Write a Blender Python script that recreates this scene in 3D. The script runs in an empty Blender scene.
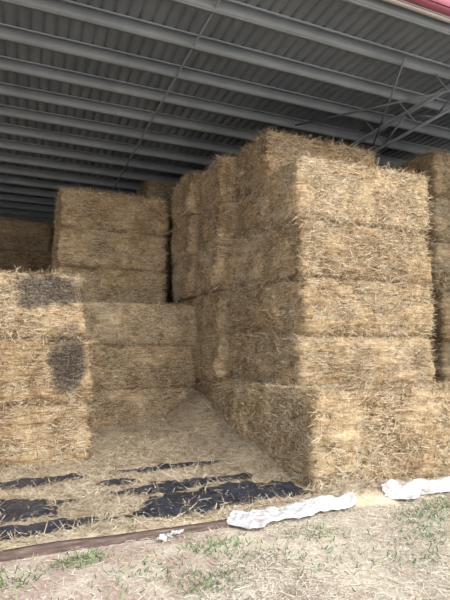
import bpy, math, random
import numpy as np
from mathutils import noise, Vector
random.seed(7); rng=np.random.default_rng(7)
scene=bpy.context.scene
try:
    scene.view_settings.view_transform='Standard'
    scene.view_settings.look='None'
except Exception: pass

def sm(a,b,x):
    t=min(1,max(0,(x-a)/(b-a))); return t*t*(3-2*t)
def nz(x,y,z=0.0): return noise.noise(Vector((x,y,z)))
def fbm(x,y,z=0.0): return nz(x,y,z)+.5*nz(x*2.1,y*2.1,z*2.1+5)+.25*nz(x*4.3,y*4.3,z*4.3+9)

# ------------------------------------------------ materials
class M:
    def __init__(s,name):
        s.m=bpy.data.materials.new(name); s.m.use_nodes=True
        s.nt=s.m.node_tree; s.b=s.nt.nodes['Principled BSDF']
    def n(s,t,**k):
        nd=s.nt.nodes.new(t)
        for a,v in k.items():
            if a in nd.inputs.keys(): nd.inputs[a].default_value=v
            else: setattr(nd,a,v)
        return nd
    def l(s,a,b): s.nt.links.new(a,b)
    def math(s,op,a,b=None,clamp=False):
        nd=s.nt.nodes.new('ShaderNodeMath'); nd.operation=op; nd.use_clamp=clamp
        for i,v in enumerate((a,b)):
            if v is None: continue
            if isinstance(v,(int,float)): nd.inputs[i].default_value=v
            else: s.l(v,nd.inputs[i])
        return nd.outputs[0]
    def mapr(s,v,a,b,c,d):
        nd=s.nt.nodes.new('ShaderNodeMapRange'); s.l(v,nd.inputs[0])
        for i,x in enumerate((a,b,c,d)): nd.inputs[i+1].default_value=x
        return nd.outputs[0]
    def noise(s,vec,scale,det=4,rough=.6,vscale=None,rot=None):
        if vscale or rot:
            mp=s.nt.nodes.new('ShaderNodeMapping'); s.l(vec,mp.inputs[0])
            if vscale: mp.inputs['Scale'].default_value=vscale
            if rot: mp.inputs['Rotation'].default_value=rot
            vec=mp.outputs[0]
        nd=s.nt.nodes.new('ShaderNodeTexNoise'); s.l(vec,nd.inputs['Vector'])
        nd.inputs['Scale'].default_value=scale; nd.inputs['Detail'].default_value=det; nd.inputs['Roughness'].default_value=rough
        return nd.outputs['Fac']
    def ramp(s,v,stops):
        nd=s.nt.nodes.new('ShaderNodeValToRGB'); s.l(v,nd.inputs[0]); cr=nd.color_ramp
        while len(cr.elements)<len(stops): cr.elements.new(.5)
        for e,(p,c) in zip(cr.elements,stops): e.position=p; e.color=(*c,1)
        return nd.outputs[0]
    def mix(s,f,a,b,bt='MIX'):
        nd=s.nt.nodes.new('ShaderNodeMix'); nd.data_type='RGBA'; nd.blend_type=bt
        if isinstance(f,(int,float)): nd.inputs[0].default_value=f
        else: s.l(f,nd.inputs[0])
        for i,v in ((6,a),(7,b)):
            if isinstance(v,tuple): nd.inputs[i].default_value=(*v,1)
            else: s.l(v,nd.inputs[i])
        return nd.outputs[2]
    def bump(s,h,st,dist):
        nd=s.nt.nodes.new('ShaderNodeBump'); s.l(h,nd.inputs['Height']); nd.inputs['Strength'].default_value=st; nd.inputs['Distance'].default_value=dist
        s.l(nd.outputs[0],s.b.inputs['Normal'])

def straw_mat(name,bright=1.0,mould=(),contrast=1.0,sat=1.0):
    m=M(name); tc=m.n('ShaderNodeTexCoord'); oi=m.n('ShaderNodeObjectInfo')
    cmb=m.n('ShaderNodeCombineXYZ')
    r=oi.outputs['Random']
    m.l(m.math('MULTIPLY',r,37.),cmb.inputs[0]); m.l(m.math('MULTIPLY',r,91.),cmb.inputs[1]); m.l(m.math('MULTIPLY',r,53.),cmb.inputs[2])
    add=m.n('ShaderNodeVectorMath',operation='ADD'); m.l(tc.outputs['Object'],add.inputs[0]); m.l(cmb.outputs[0],add.inputs[1])
    v=add.outputs[0]
    at=m.n('ShaderNodeAttribute',attribute_name='tone'); tone=at.outputs['Fac']
    f1=m.noise(v,9,5,.8,vscale=(.8,.8,5.0),rot=(.05,.06,0))
    f2=m.noise(v,15,5,.8,vscale=(3.2,3.2,1.0),rot=(.3,-.4,0))
    big=m.noise(v,2.6,5,.7)
    f=m.math('ADD',m.math('MULTIPLY',f1,.6),m.math('MULTIPLY',f2,.4))
    fc=m.math('ADD',m.math('MULTIPLY',m.math('SUBTRACT',f,.5),1.8*contrast),.5)
    g=m.math('ADD',fc,m.math('MULTIPLY',m.math('SUBTRACT',tone,.5),.72))
    g=m.math('ADD',g,m.math('MULTIPLY',m.math('SUBTRACT',big,.5),.75))
    g=m.math('ADD',g,m.math('MULTIPLY',m.math('SUBTRACT',r,.5),.12))
    k=bright
    col=m.ramp(g,[(.08,(.105*k,.066*k,.035*k)),(.31,(.34*k,.232*k,.130*k)),(.48,(.57*k,.428*k,.262*k)),(.66,(.79*k,.642*k,.43*k)),(.92,(.93*k,.83*k,.65*k))])
    if sat!=1.0:
        hs=m.n('ShaderNodeHueSaturation'); hs.inputs['Saturation'].default_value=sat; m.l(col,hs.inputs['Color']); col=hs.outputs[0]
    if mould:
        geo=m.n('ShaderNodeNewGeometry'); mask=None
        for (cx,cz,rx,rz) in mould:
            sp=m.n('ShaderNodeSeparateXYZ'); m.l(geo.outputs['Position'],sp.inputs[0])
            dx=m.math('DIVIDE',m.math('SUBTRACT',sp.outputs[0],cx),rx); dz=m.math('DIVIDE',m.math('SUBTRACT',sp.outputs[2],cz),rz)
            d=m.math('SQRT',m.math('ADD',m.math('MULTIPLY',dx,dx),m.math('MULTIPLY',dz,dz)))
            nn=m.noise(geo.outputs['Position'],3.5,6,.75); d=m.math('ADD',d,m.math('MULTIPLY',m.math('SUBTRACT',nn,.5),2.6))
            q=m.mapr(d,1.25,.75,0,1)
            mask=q if mask is None else m.math('MAXIMUM',mask,q)
        sp_=m.noise(geo.outputs['Position'],30,4,.8)
        spot=m.mapr(sp_,.42,.62,.95,.45)
        mask=m.math('MULTIPLY',mask,spot,True)
        col=m.mix(mask,col,(.070,.064,.068))
    m.l(col,m.b.inputs['Base Color']); m.b.inputs['Roughness'].default_value=.85
    m.b.inputs['Specular IOR Level'].default_value=.15
    m.bump(f,1.0,.06)
    return m.m

MAT_STRAW=straw_mat('straw',1.0)
MAT_STRAW_DARK=straw_mat('straw_dark',.55)  # same straw colours scaled darker, for the right and rearmost stacks
MAT_STRAW_MOULD=straw_mat('straw_mouldy',1.05,mould=[(.36,2.50,.50,.24),(.66,1.50,.24,.42)])
MAT_LOOSE=straw_mat('straw_loose',1.03,sat=.88)

# ------------------------------------------------ mesh helper
def mesh_np(name,verts,quads,mats,tone=None,midx=None,smooth=False):
    me=bpy.data.meshes.new(name); verts=np.asarray(verts,dtype=np.float32); quads=np.asarray(quads,dtype=np.int32)
    me.vertices.add(len(verts)); me.vertices.foreach_set('co',verts.ravel())
    me.loops.add(quads.size); me.loops.foreach_set('vertex_index',quads.ravel())
    me.polygons.add(len(quads)); me.polygons.foreach_set('loop_start',np.arange(0,quads.size,4,dtype=np.int32))
    try: me.polygons.foreach_set('loop_total',np.full(len(quads),4,dtype=np.int32))
    except Exception: pass
    for mm in mats: me.materials.append(mm)
    if midx is not None: me.polygons.foreach_set('material_index',np.asarray(midx,dtype=np.int32))
    me.update(calc_edges=True)
    if smooth: me.polygons.foreach_set('use_smooth',np.ones(len(quads),dtype=bool))
    if tone is not None:
        a=me.attributes.new('tone','FLOAT','FACE'); a.data.foreach_set('value',np.asarray(tone,dtype=np.float32))
    me.validate(); return me
def obj(name,me,parent=None,loc=(0,0,0)):
    o=bpy.data.objects.new(name,me); scene.collection.objects.link(o); o.location=loc
    if parent: o.parent=parent
    return o
def empty(name,loc=(0,0,0)):
    o=bpy.data.objects.new(name,None); scene.collection.objects.link(o); o.location=loc; o.empty_display_size=.2; return o
def strands(P,D,W,L):
    E=P+D*L[:,None]
    V=np.stack([P-W,P+W,E+W*.6,E-W*.6],1).reshape(-1,3)
    Q=np.arange(len(P)*4).reshape(-1,4)
    return V,Q

# ------------------------------------------------ bale variants
LX,LY,LZ=2.4,1.2,.86
def bale_mesh(seed,fluff=1.0,mat=MAT_STRAW,ns=16000):
    r=np.random.default_rng(seed)
    nx,ny,nzv=76,38,34; H=np.array([LX,LY,LZ])/2
    idx={}; V=[]; Q=[]
    rad=.085; so=seed*7.3
    def prof(t):
        return .04*(1-abs(t)**2.5)-.028*abs(t)**8
    def vid(i,j,k):
        key=(i,j,k)
        if key in idx: return idx[key]
        p=np.array([(i/nx*2-1)*H[0],(j/ny*2-1)*H[1],(k/nzv*2-1)*H[2]])
        inn=np.clip(p,-(H-rad),(H-rad)); d=p-inn; n=np.linalg.norm(d)
        if n>0: d=d/n; q=inn+d*rad
        else: q=p
        a=fbm(q[0]*1.6+so,q[1]*1.6,q[2]*2.2)*.055
        b=noise.noise(Vector((q[0]*8+so,q[1]*8,q[2]*2.0)))*.016
        lay=noise.noise(Vector((q[0]*1.3+so,q[1]*1.3,q[2]*15)))*.030
        c=fbm(q[0]*12,q[1]*12+so,q[2]*18)*.026
        if abs(d[2])>.5: disp=(a+b+c)*.5
        else: disp=a+b+c+lay+prof(q[2]/H[2])
        q=q+d*disp
        idx[key]=len(V); V.append(q); return idx[key]
    for i in range(nx):
        for j in range(ny):
            Q.append((vid(i,j,nzv),vid(i+1,j,nzv),vid(i+1,j+1,nzv),vid(i,j+1,nzv)))
            Q.append((vid(i,j,0),vid(i,j+1,0),vid(i+1,j+1,0),vid(i+1,j,0)))
    for i in range(nx):
        for k in range(nzv):
            Q.append((vid(i,0,k),vid(i+1,0,k),vid(i+1,0,k+1),vid(i,0,k+1)))
            Q.append((vid(i,ny,k),vid(i,ny,k+1),vid(i+1,ny,k+1),vid(i+1,ny,k)))
    for j in range(ny):
        for k in range(nzv):
            Q.append((vid(0,j,k),vid(0,j,k+1),vid(0,j+1,k+1),vid(0,j+1,k)))
            Q.append((vid(nx,j,k),vid(nx,j+1,k),vid(nx,j+1,k+1),vid(nx,j,k+1)))
    V=np.array(V); Q=np.array(Q); nb=len(V); nq=len(Q)
    faces=[((0,-1,0),.34),((0,1,0),.08),((-1,0,0),.26),((1,0,0),.08),((0,0,1),.24)]
    AV=[V];AQ=[Q];AT=[np.full(nq,.40)]
    base=nb
    for nrm,fr in faces:
        n=int(ns*fr); N=np.array(nrm,float)
        p=(r.random((n,3))*2-1)
        ax=int(np.argmax(abs(N)))
        edge=np.zeros(n,bool)
        if ax!=2:
            p[:,2]*=.94
            e=r.random(n)<.11; edge=e
            p[e,2]=np.where(r.random(e.sum())<.4,-1,1)*(.94-abs(r.normal(0,.05,e.sum())))
        P=p*(H-.015)
        if ax!=2:
            P[:,1-ax]=p[:,1-ax]*(H[1-ax]-.03)
            P[:,ax]=N[ax]*(H[ax]+.004+.04*(1-abs(p[:,2])**2.5)-.035*abs(p[:,2])**5-.03*np.abs(p[:,1-ax])**12+r.normal(0,.012,n))
        else: P[:,ax]=N[ax]*(H[ax]+.006+r.normal(0,.008,n))
        ang=r.normal(0,.45,n); u=r.random(n)<.32; ang[u]=r.random(u.sum())*math.pi*2
        if ax==2: ang=r.random(n)*math.pi*2
        t1=np.array([1,0,0.]) if ax!=0 else np.array([0,1.,0]); t2=np.cross(N,t1)
        if t2[2]<0: t2=-t2
        sgn=np.where(r.random(n)<.5,-1,1)
        D=(np.cos(ang)*sgn)[:,None]*t1+np.sin(ang)[:,None]*t2
        out=np.abs(r.normal(.07,.19,n))*fluff; out[edge]*=2.0; D=D+out[:,None]*N
        D[:,2]-=.08; D[edge,2]-=.15
        D/=np.linalg.norm(D,axis=1)[:,None]
        Wd=np.cross(D,N); Wd+=r.normal(0,.35,(n,3)); Wd/=np.linalg.norm(Wd,axis=1)[:,None]
        Wd*=(r.uniform(.002,.0048,n))[:,None]
        L=r.uniform(.04,.16,n); L[edge]*=1.25
        sv,sq=strands(P,D,Wd,L)
        AV.append(sv);AQ.append(sq+base);base+=len(sv)
        AT.append(np.clip(r.normal(.57,.33,n),-.15,1.2))
    tone=np.concatenate(AT)
    return mesh_np('bale_mesh',np.concatenate(AV),np.concatenate(AQ),[mat],tone)
VAR=[bale_mesh(s) for s in range(1,9)]
VAR_DARK=[]
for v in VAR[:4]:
    w=v.copy(); w.materials[0]=MAT_STRAW_DARK; VAR_DARK.append(w)
VAR_M=[]
for v in VAR[4:7]:
    w=v.copy(); w.materials[0]=MAT_STRAW_MOULD; VAR_M.append(w)

def stack(rows,var=VAR,jit=.05):
    cx=sum((r[0]+r[1])/2 for r in rows)/len(rows); cy=sum((r[2]+r[3])/2 for r in rows)/len(rows)
    e=empty('straw_bale_stack',(cx,cy,0))
    for i,(x0,x1,y0,y1,z0,z1) in enumerate(rows):
        me=random.choice(var)
        o=obj('straw_bale_%d'%(i+1),me,e)
        jx=random.uniform(-jit,jit); jy=random.uniform(-jit,jit)*.6
        o.location=((x0+x1)/2+jx-cx,(y0+y1)/2+jy-cy,(z0+z1)/2)
        o.scale=((x1-x0)/LX,(y1-y0)/LY,(z1-z0)/LZ*1.0)
        o.rotation_euler=(random.uniform(-.010,.010),random.uniform(-.014,.014),random.uniform(-.035,.035))
    return e
def levels(zs,x0,x1,y0,y1): return [(x0,x1,y0,y1,a,b) for a,b in zip(zs[:-1],zs[1:])]

ZF=[1.14,1.89,2.73,3.57,4.54]
rows=[(3.24,5.64,5.06,6.26,0,1.15),(5.68,8.1,5.10,6.30,0,1.14)]
rows+=levels(ZF,3.64,6.04,5.92,7.1)
rows+=[(3.30,5.7,6.30,7.54,0,1.13),(3.38,5.8,7.56,8.6,0,1.13),(3.50,5.9,8.62,9.64,0,1.13),(3.5,5.9,9.68,10.85,0,1.13)]
ZM=[1.14,2.0,2.83,3.66,4.52,5.44]
for (a,b),dx in zip(zip(ZM[:-1],ZM[1:]),[-.18,-.12,-.06,-.02,0]):
    rows.append((3.74+dx,6.0+dx,7.13,8.37,a,b))
for (a,b),dx in zip(zip(ZM[:-1],ZM[1:]),[0,-.02,-.04,0,.02]):
    rows.append((3.40+dx,5.76+dx,8.38,9.60,a,b))
ZR=[1.14,2.0,2.85,3.72,4.6,5.5]
for (a,b),x in zip(zip(ZR[:-1],ZR[1:]),[3.48,3.45,3.20,3.16,3.20]):
    rows.append((x,x+2.4,9.62,10.82,a,b))
stack(rows)
stack(levels([0,.95,1.85,2.75,3.65,4.5,5.4],6.85,9.25,6.55,7.75)+levels([0,.95,1.85,2.75,3.65,4.5,5.4],6.9,9.3,7.8,9.0)+levels([0,.95,1.85,2.75,3.65,4.5,5.4],6.85,9.25,9.05,10.25),VAR_DARK)
stack([(-1.46,.96,7.44,8.62,0,.90),(-1.50,.93,7.42,8.60,.90,1.84),(-1.62,.80,7.44,8.62,1.84,2.76)],VAR_M,.02)
stack(levels([0,.95,1.80,2.64],1.06,3.40,9.72,10.86))
stack(levels([0,.92,1.8,2.66,3.52,4.38,5.27],.72,3.08,10.95,12.1))
stack(levels([0,.9,1.78,2.64,3.5,4.35,5.2],-1.66,.70,13.9,15.1)+levels([0,.9,1.78,2.64,3.5,4.35,5.15],-4.2,-1.75,13.95,15.15)+levels([0,.9,1.78,2.64,3.5,4.35,5.15],.8,3.2,13.95,15.15),VAR_DARK)
stack(levels([0,.9,1.8,2.7,3.55,4.42,5.28,6.18],2.9,5.3,12.25,13.45)+levels([0,.9,1.8,2.7,3.55,4.42,5.28],5.4,7.8,12.25,13.45),VAR_DARK)

# ------------------------------------------------ ground
def gh(x,y):
    return .03*fbm(x*.5,y*.5,3)+.012*fbm(x*3,y*3,1)-.06-.02*sm(4.4,2,y)
def lh(x,y):
    h=.012+.014*fbm(x*2.2,y*2.2,7)+.009*fbm(x*8,y*8,2)
    amp=.20+.26*sm(1.2,3.3,x)
    k=sm(6.6,9.6,y)
    h+=amp*k*(1+.35*nz(x*1.5,y*1.5,4))+k*.06*fbm(x*4,y*4,8)
    h+=.28*math.exp(-((x-3.35)/.42)**2)*sm(5.3,6.8,y)
    h+=.12*math.exp(-((x-3.65)/.5)**2-((y-4.80)/.2)**2)
    h+=.05*math.exp(-((y-7.3)/.2)**2)*sm(1.3,.8,x)
    h-=.09*sm(4.72,4.55,y)
    return h
def surf(x,y):
    return max(gh(x,y),lh(x,y)) if y>4.58 else gh(x,y)
def grid(name,x0,x1,y0,y1,nx,ny,fn,mat,tone=.5):
    V=[(x0+(x1-x0)*i/nx,y0+(y1-y0)*j/ny,0) for j in range(ny+1) for i in range(nx+1)]
    V=[(x,y,fn(x,y)) for x,y,_ in V]
    Q=[(j*(nx+1)+i,j*(nx+1)+i+1,(j+1)*(nx+1)+i+1,(j+1)*(nx+1)+i) for j in range(ny) for i in range(nx)]
    return mesh_np(name,V,Q,[mat],np.full(len(Q),tone),smooth=True)

g=M('dirt_ground'); geo=g.n('ShaderNodeNewGeometry'); pos=geo.outputs['Position']
n1=g.noise(pos,2.2,6,.7); n2=g.noise(pos,30,4,.8); n3=g.noise(pos,1.1,4,.65)
dirt=g.ramp(n2,[(.3,(.33,.235,.185)),(.5,(.51,.39,.325)),(.7,(.66,.54,.47))])
strw=g.ramp(g.noise(pos,45,4,.9),[(.3,(.44,.36,.26)),(.5,(.70,.62,.50)),(.7,(.86,.80,.70))])
sx=g.n('ShaderNodeSeparateXYZ'); g.l(pos,sx.inputs[0])
mk=g.math('ADD',n1,g.mapr(sx.outputs[0],0,4,-.05,.16))
gc=g.mix(g.mapr(mk,.44,.58,0,1),dirt,strw)
gc=g.mix(g.math('MULTIPLY',g.mapr(n3,.56,.70,0,1),.22),gc,(.22,.26,.12))
g.l(gc,g.b.inputs['Base Color']); g.b.inputs['Roughness'].default_value=.95; g.b.inputs['Specular IOR Level'].default_value=.1
g.bump(n2,.8,.04)
obj('ground',grid('ground',-8,12,.2,5.0,240,90,gh,g.m))
def apron():
    V=[(-60,-60,-.16),(60,-60,-.16),(60,60,-.16),(-60,60,-.16)]
    return mesh_np('ground_apron',V,[(0,1,2,3)],[g.m],[.5])
obj('ground_apron',apron())

lit=straw_mat('straw_litter',1.0,sat=.88)
obj('floor',grid('floor',-12,14,4.5,21,300,200,lh,lit,.60))

def loose(name,n,xr,yr,dens,mat,zoff=.006,bright=.58,tilt=.13,wmax=.0036,lm=.16):
    P=[]
    while len(P)<n:
        x=random.uniform(*xr);y=random.uniform(*yr)
        if random.random()<dens(x,y): P.append((x,y,surf(x,y)+zoff+random.random()*.018))
    P=np.array(P);a=rng.random(n)*2*math.pi
    D=np.stack([np.cos(a),np.sin(a),rng.normal(.02,tilt,n)],1); D/=np.linalg.norm(D,axis=1)[:,None]
    W=np.cross(D,[0,0,1.]);W+=rng.normal(0,.3,(n,3));W/=np.linalg.norm(W,axis=1)[:,None];W*=rng.uniform(.0016,wmax,n)[:,None]
    V,Q=strands(P,D,W,rng.uniform(.04,lm,n))
    return obj(name,mesh_np(name,V,Q,[mat],np.clip(rng.normal(bright,.30,n),-.1,1.2)))
PATCH=[(.15,6.72,.9,.20),(-.15,5.65,.75,.50),(.05,4.97,1.1,.18),(2.0,6.85,.9,.16),(2.30,5.34,1.05,.45),(1.55,5.0,.6,.24),(1.75,5.9,.7,.36),(1.2,6.3,.3,.18),(2.9,5.1,.35,.22),(-1.0,5.3,.7,.6),(2.5,5.95,.5,.2)]
def bmask(x,y):
    m=-9
    for cx,cy,rx,ry in PATCH:
        d=math.hypot((x-cx)/rx,(y-cy)/ry); m=max(m,1-d)
    return min(m,.55)+.42*fbm(x*1.8+3,y*3.2,2)+.24*nz(x*6,y*11,6)+.13*nz(x*16,y*24,6)
def dens(x,y):
    if y>4.96 and x>3.24 and y<5.9: return 0
    if y>7.36 and x<1.0: return 0
    if y<5.1 and x>3.1: return 1
    if y>7.1: return 1
    return .07 if bmask(x,y)>.20 else .6
loose('loose_straw',100000,(-2.2,6.2),(4.66,10.2),dens,MAT_LOOSE,tilt=.30,wmax=.0048,bright=.64)
loose('scattered_straw',32000,(-1.5,6.0),(2.3,4.56),lambda x,y:.12+.88*sm(-.2,.35,nz(x*.9,y*.9,3)+.25*(x-1.5)/2),straw_mat('straw_bleached',1.15,sat=.68),.002,.8,lm=.11)

# ------------------------------------------------ plastics
bp=M('black_plastic'); p=bp.n('ShaderNodeNewGeometry').outputs['Position']
dn=bp.noise(p,20,6,.85,vscale=(1,1.6,1))
bp.l(bp.mix(bp.mapr(dn,.58,.68,0,.8),bp.ramp(bp.noise(p,3,4,.7),[(.4,(.012,.015,.028)),(.65,(.04,.048,.07))]),(.46,.38,.28)),bp.b.inputs['Base Color'])
bp.b.inputs['Roughness'].default_value=.33; bp.bump(bp.noise(p,7,5,.65,vscale=(1,2.0,1)),.8,.05)
def bz(x,y): return lh(x,y)+.024+.014*fbm(x*3,y*5,11)+.007*nz(x*9,y*14,3)
nx,ny=420,240; x0,x1,y0,y1=-2,3.5,4.68,7.2
V=[];Q=[];ok={}
for j in range(ny+1):
    for i in range(nx+1):
        x=x0+(x1-x0)*i/nx;y=y0+(y1-y0)*j/ny; V.append((x,y,bz(x,y))); ok[(i,j)]=bmask(x,y)>.20 and (x<3.15 or y<4.98)
Q=[(j*(nx+1)+i,j*(nx+1)+i+1,(j+1)*(nx+1)+i+1,(j+1)*(nx+1)+i) for j in range(ny) for i in range(nx) if ok[(i,j)] and ok[(i+1,j+1)]]
used=sorted({k for q in Q for k in q}); mp={k:n for n,k in enumerate(used)}
V=[V[k] for k in used]; Q=[tuple(mp[k] for k in q) for q in Q]
obj('black_plastic_sheet',mesh_np('black_plastic_sheet',V,Q,[bp.m],smooth=True))

wp=M('white_plastic'); p=wp.n('ShaderNodeNewGeometry').outputs['Position']
wp.l(wp.ramp(wp.noise(p,7,5,.75),[(.36,(.33,.30,.27)),(.5,(.54,.54,.56)),(.7,(.66,.67,.70))]),wp.b.inputs['Base Color'])
wp.b.inputs['Roughness'].default_value=.45; wp.bump(wp.noise(p,10,3,.6),.6,.04)
def wsheet(x0,x1,yc,wid,sd,h=.1):
    nx,ny=160,40;V=[]
    for j in range(ny+1):
        for i in range(nx+1):
            s=i/nx;t=j/ny*2-1
            w=wid*(.15+.95*(1-s)**.6*min(1,s*8))*(1+.6*nz(s*5,sd))
            x=x0+(x1-x0)*s+.05*nz(t*3,s*5,sd); y=yc+.07*nz(s*4,sd,2)+t*w*.5*(1+.35*nz(s*14,t,sd))+.12*(s-.5)
            z=max(surf(x,y),-.03)+.012+h*(1-t*t)*(.5+.8*nz(s*5,t*1.5,sd))+.035*abs(nz(s*9+t*2,t*3,sd))*(1-t*t)+.010*nz(s*26,t*7,sd)
            V.append((x,y,z))
    Q=[(j*(nx+1)+i,j*(nx+1)+i+1,(j+1)*(nx+1)+i+1,(j+1)*(nx+1)+i) for j in range(ny) for i in range(nx)]
    return obj('white_plastic_sheet',mesh_np('white_plastic_sheet',V,Q,[wp.m],smooth=True))
wsheet(1.92,3.5,4.60,.36,1.3,.07); wsheet(3.88,5.9,4.72,.32,4.1,.09); wsheet(1.2,1.45,4.46,.06,7.7,.012)

tm=M('weathered_timber'); p=tm.n('ShaderNodeNewGeometry').outputs['Position']
tm.l(tm.ramp(tm.noise(p,6,5,.7,vscale=(1,8,8)),[(.35,(.055,.035,.03)),(.6,(.16,.11,.09)),(.75,(.38,.30,.24))]),tm.b.inputs['Base Color']); tm.b.inputs['Roughness'].default_value=.8
V=[];Q=[];n=160
for i in range(n+1):
    x=-8+(10.4)*i/n; yy=4.58+.02*nz(x*1.2,1); zz=.008+.014*nz(x*1.5,5)
    V+=[(x,yy-.05,-.10),(x,yy-.045,zz-.012),(x,yy-.035,zz),(x,yy+.02,zz+.002),(x,yy+.03,-.10)]
    if i<n:
        b=i*5; Q+=[(b+k,b+5+k,b+6+k,b+1+k) for k in range(4)]
obj('timber_sill',mesh_np('timber_sill',V,[q[::-1] for q in Q],[tm.m]))

# ------------------------------------------------ weeds
gm=M('weed_green'); a=gm.n('ShaderNodeAttribute',attribute_name='tone')
gm.l(gm.ramp(a.outputs['Fac'],[(0,(.05,.10,.035)),(.6,(.13,.22,.08)),(1,(.30,.33,.17))]),gm.b.inputs['Base Color']); gm.b.inputs['Roughness'].default_value=.7
C=[(.45,4.3,.22,90),(.65,4.32,.12,40),(1.6,4.12,.28,120),(1.35,3.55,.25,100),(3.9,4.05,.35,200),(4.25,4.2,.3,130),(3.5,3.7,.3,100),(.0,4.1,.2,60),(.1,3.5,.25,60),(2.6,4.1,.3,70),(.95,3.9,.3,60),(-.3,4.35,.3,50),(3.1,3.3,.3,50),(4.6,4.35,.3,120),(1.9,3.7,.4,70),(.6,3.4,.5,60),(2.4,3.6,.5,50)]
P=[];D=[];W=[];L=[]
for cx,cy,rr,nn in C:
    for k in range(int(nn*1.7)):
        x=cx+random.gauss(0,rr*.6);y=cy+random.gauss(0,rr*.4);y=min(y,4.48); a=random.random()*6.283; t=random.uniform(.4,1.8)
        P.append((x,y,gh(x,y)-.003)); d=Vector((math.cos(a)*t,math.sin(a)*t,1)).normalized(); D.append(d)
        w=d.cross(Vector((math.cos(a+.5),math.sin(a+.5),0))).normalized()*random.uniform(.003,.007); W.append(w); L.append(random.uniform(.02,.075))
V,Q=strands(np.array(P),np.array(D),np.array(W),np.array(L))
obj('weed_tufts',mesh_np('weed_tufts',V,Q,[gm.m],rng.random(len(Q))))

# ------------------------------------------------ shed roof
def metal(name,c0,c1,rough=.5,met=.3):
    m=M(name); p=m.n('ShaderNodeNewGeometry').outputs['Position']
    m.l(m.ramp(m.noise(p,1.3,5,.65),[(.35,c0),(.65,c1)]),m.b.inputs['Base Color']); m.b.inputs['Roughness'].default_value=rough; m.b.inputs['Metallic'].default_value=met
    return m.m
MS=metal('roof_steel',(.115,.138,.168),(.16,.188,.222),.6,0.); MP=metal('galvanised_purlin',(.20,.23,.27),(.27,.305,.345),.5,.0)
MB=metal('painted_brace',(.13,.145,.17),(.17,.19,.22),.5,0.); MR=metal('maroon_gutter',(.30,.07,.12),(.36,.10,.16),.4,0); MW=metal('cream_flashing',(.52,.48,.50),(.60,.55,.57),.5,0)
YF=4.95; YB=20.5; XL=-12.; XR=14.
def zr(y): return 6.62+.018*(y-5)
roof=empty('ceiling',(0,0,0))
V=[];Q=[];x=XL;prof=[]
while x<XR:
    prof+=[(x,0),(x+.13,0),(x+.145,.032),(x+.175,.032)]; x+=.19
for (px,pz) in prof:
    V+=[(px,YF-.12,zr(YF-.12)+pz),(px,YB,zr(YB)+pz)]
Q=[(2*i,2*i+2,2*i+3,2*i+1) for i in range(len(prof)-1)]
obj('roof_sheet',mesh_np('roof_sheet',V,Q,[MS]),roof)
def boxes(name,bl,mat,parent=None):
    V=[];Q=[]
    for (a,b,c,d,e,f) in bl:
        k=len(V); V+=[(a,c,e),(b,c,e),(b,d,e),(a,d,e),(a,c,f),(b,c,f),(b,d,f),(a,d,f)]
        Q+=[(k,k+3,k+2,k+1),(k+4,k+5,k+6,k+7),(k,k+1,k+5,k+4),(k+1,k+2,k+6,k+5),(k+2,k+3,k+7,k+6),(k+3,k,k+4,k+7)]
    return obj(name,mesh_np(name,V,Q,[mat]),parent)
y=5.06;i=1
while y<YB:
    z=zr(y)-.002
    boxes('purlin_%d'%i,[(XL,XR,y,y+.004,z-.19,z),(XL,XR,y,y+.07,z-.19,z-.184),(XL,XR,y+.064,y+.07,z-.19,z-.17),(XL,XR,y-.065,y,z-.006,z)],MP,roof)
    y+=.93;i+=1
for k,bx in enumerate((-3.6,2.33)):
    boxes('purlin_bridging_%d'%(k+1),[(bx,bx+.022,5.06,YB,6.47,6.50)],MB,roof)
def bar(V,Q,a,b,w):
    a=Vector(a);b=Vector(b);d=(b-a).normalized();s=d.cross(Vector((0,0,1)))
    if s.length<.01:s=Vector((1,0,0))
    s.normalize();t=s.cross(d).normalized();k=len(V)
    for p in (a,b):
        for u,v in ((-1,-1),(1,-1),(1,1),(-1,1)): V.append(tuple(p+s*u*w/2+t*v*w/2))
    for q in range(4): Q.append((k+q,k+(q+1)%4,k+4+(q+1)%4,k+4+q))
    Q.append((k+3,k+2,k+1,k)); Q.append((k+4,k+5,k+6,k+7))
for k,tx in enumerate((-5.8,6.95)):
    V=[];Q=[]
    bar(V,Q,(tx,5.0,6.38),(tx,YB,6.62),.07); bar(V,Q,(tx,5.0,5.98),(tx,YB,6.10),.045)
    yy=5.0;s=0
    while yy<YB-1:
        bar(V,Q,(tx,yy,6.38 if s else 6.0),(tx,yy+.75,6.0 if s else 6.38),.03); yy+=.75;s=1-s
    obj('truss_%d'%(k+1),mesh_np('truss',V,Q,[MB]),roof)
    boxes('shed_post_%d'%(k+1),[(tx-.08,tx+.08,4.88,4.89,-.1,6.0),(tx-.08,tx+.08,5.01,5.02,-.1,6.35),(tx-.004,tx+.004,4.89,5.01,-.1,6.3)],MB,roof)
V=[];Q=[]
bar(V,Q,(6.95,5.3,6.05),(5.2,8.6,6.45),.03); bar(V,Q,(6.95,8.3,6.1),(5.6,5.8,6.43),.025)
for yy in (6.0,6.93,7.86,8.8): bar(V,Q,(6.95,yy,6.02),(6.45,yy,6.44),.022)
obj('roof_bracing',mesh_np('roof_bracing',V,Q,[MB]),roof)
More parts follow.
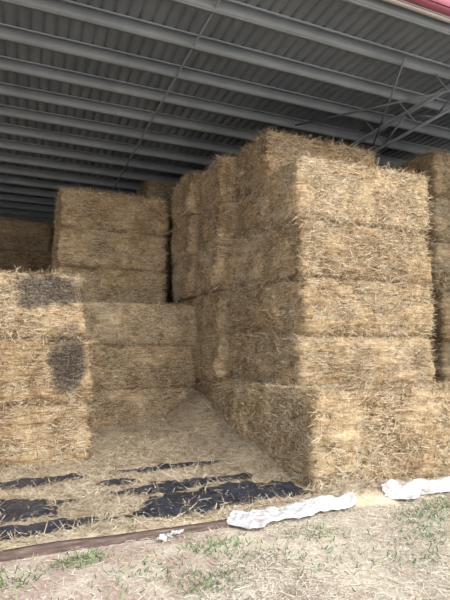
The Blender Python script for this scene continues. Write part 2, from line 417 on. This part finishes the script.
boxes('gutter',[(XL,XR,4.70,4.84,6.47,6.48),(XL,XR,4.70,4.71,6.47,6.68),(XL,XR,4.83,4.84,6.47,6.66)],MR,roof)
boxes('eave_flashing',[(XL,XR,4.845,4.93,6.45,6.46),(XL,XR,4.845,4.855,6.45,6.6)],MW,roof)
def wall(name,p0,p1,h):
    V=[];Q=[];d=Vector(p1)-Vector(p0);L=d.length;d.normalize();n=Vector((-d.y,d.x,0));s=0;pr=[]
    while s<L: pr+=[(s,0),(s+.13,0),(s+.145,.03),(s+.175,.03)];s+=.19
    for (a,b) in pr:
        q=Vector(p0)+d*a+n*b; V+=[(q.x,q.y,-.1),(q.x,q.y,h)]
    Q=[(2*i,2*i+2,2*i+3,2*i+1) for i in range(len(pr)-1)]
    obj(name,mesh_np(name,V,Q,[MS]))
wall('wall_back',(XL,YB,0),(XR,YB,0),6.88); wall('wall_left',(XL,5,0),(XL,YB,0),6.62); wall('wall_right',(XR,YB,0),(XR,5,0),6.62)

# ------------------------------------------------ light
w=bpy.data.worlds.new('sky'); scene.world=w; w.use_nodes=True; nt=w.node_tree; bg=nt.nodes['Background']
sky=nt.nodes.new('ShaderNodeTexSky')
try:
    sky.sky_type='PREETHAM'; sky.turbidity=9.0; sky.sun_direction=Vector((.35,-.6,.72)).normalized()
except Exception: pass
mx=nt.nodes.new('ShaderNodeMix'); mx.data_type='RGBA'; mx.inputs[0].default_value=.9
nt.links.new(sky.outputs[0],mx.inputs[6]); mx.inputs[7].default_value=(.95,.97,1,1); nt.links.new(mx.outputs[2],bg.inputs[0]); bg.inputs[1].default_value=2.05
sd=bpy.data.lights.new('sun','SUN'); sd.energy=2.8; sd.angle=math.radians(35); sd.color=(1,.965,.91)
so=obj('sun',sd); so.rotation_euler=Vector((-.36,.80,-.62)).to_track_quat('-Z','Y').to_euler()

# ------------------------------------------------ camera
cd=bpy.data.cameras.new('camera'); cd.sensor_fit='VERTICAL'; cd.sensor_height=36; cd.lens=29.4
co=obj('camera',cd,None,(0,0,1.6)); co.rotation_euler=(math.radians(96.4),0,math.radians(-22.6)); scene.camera=co
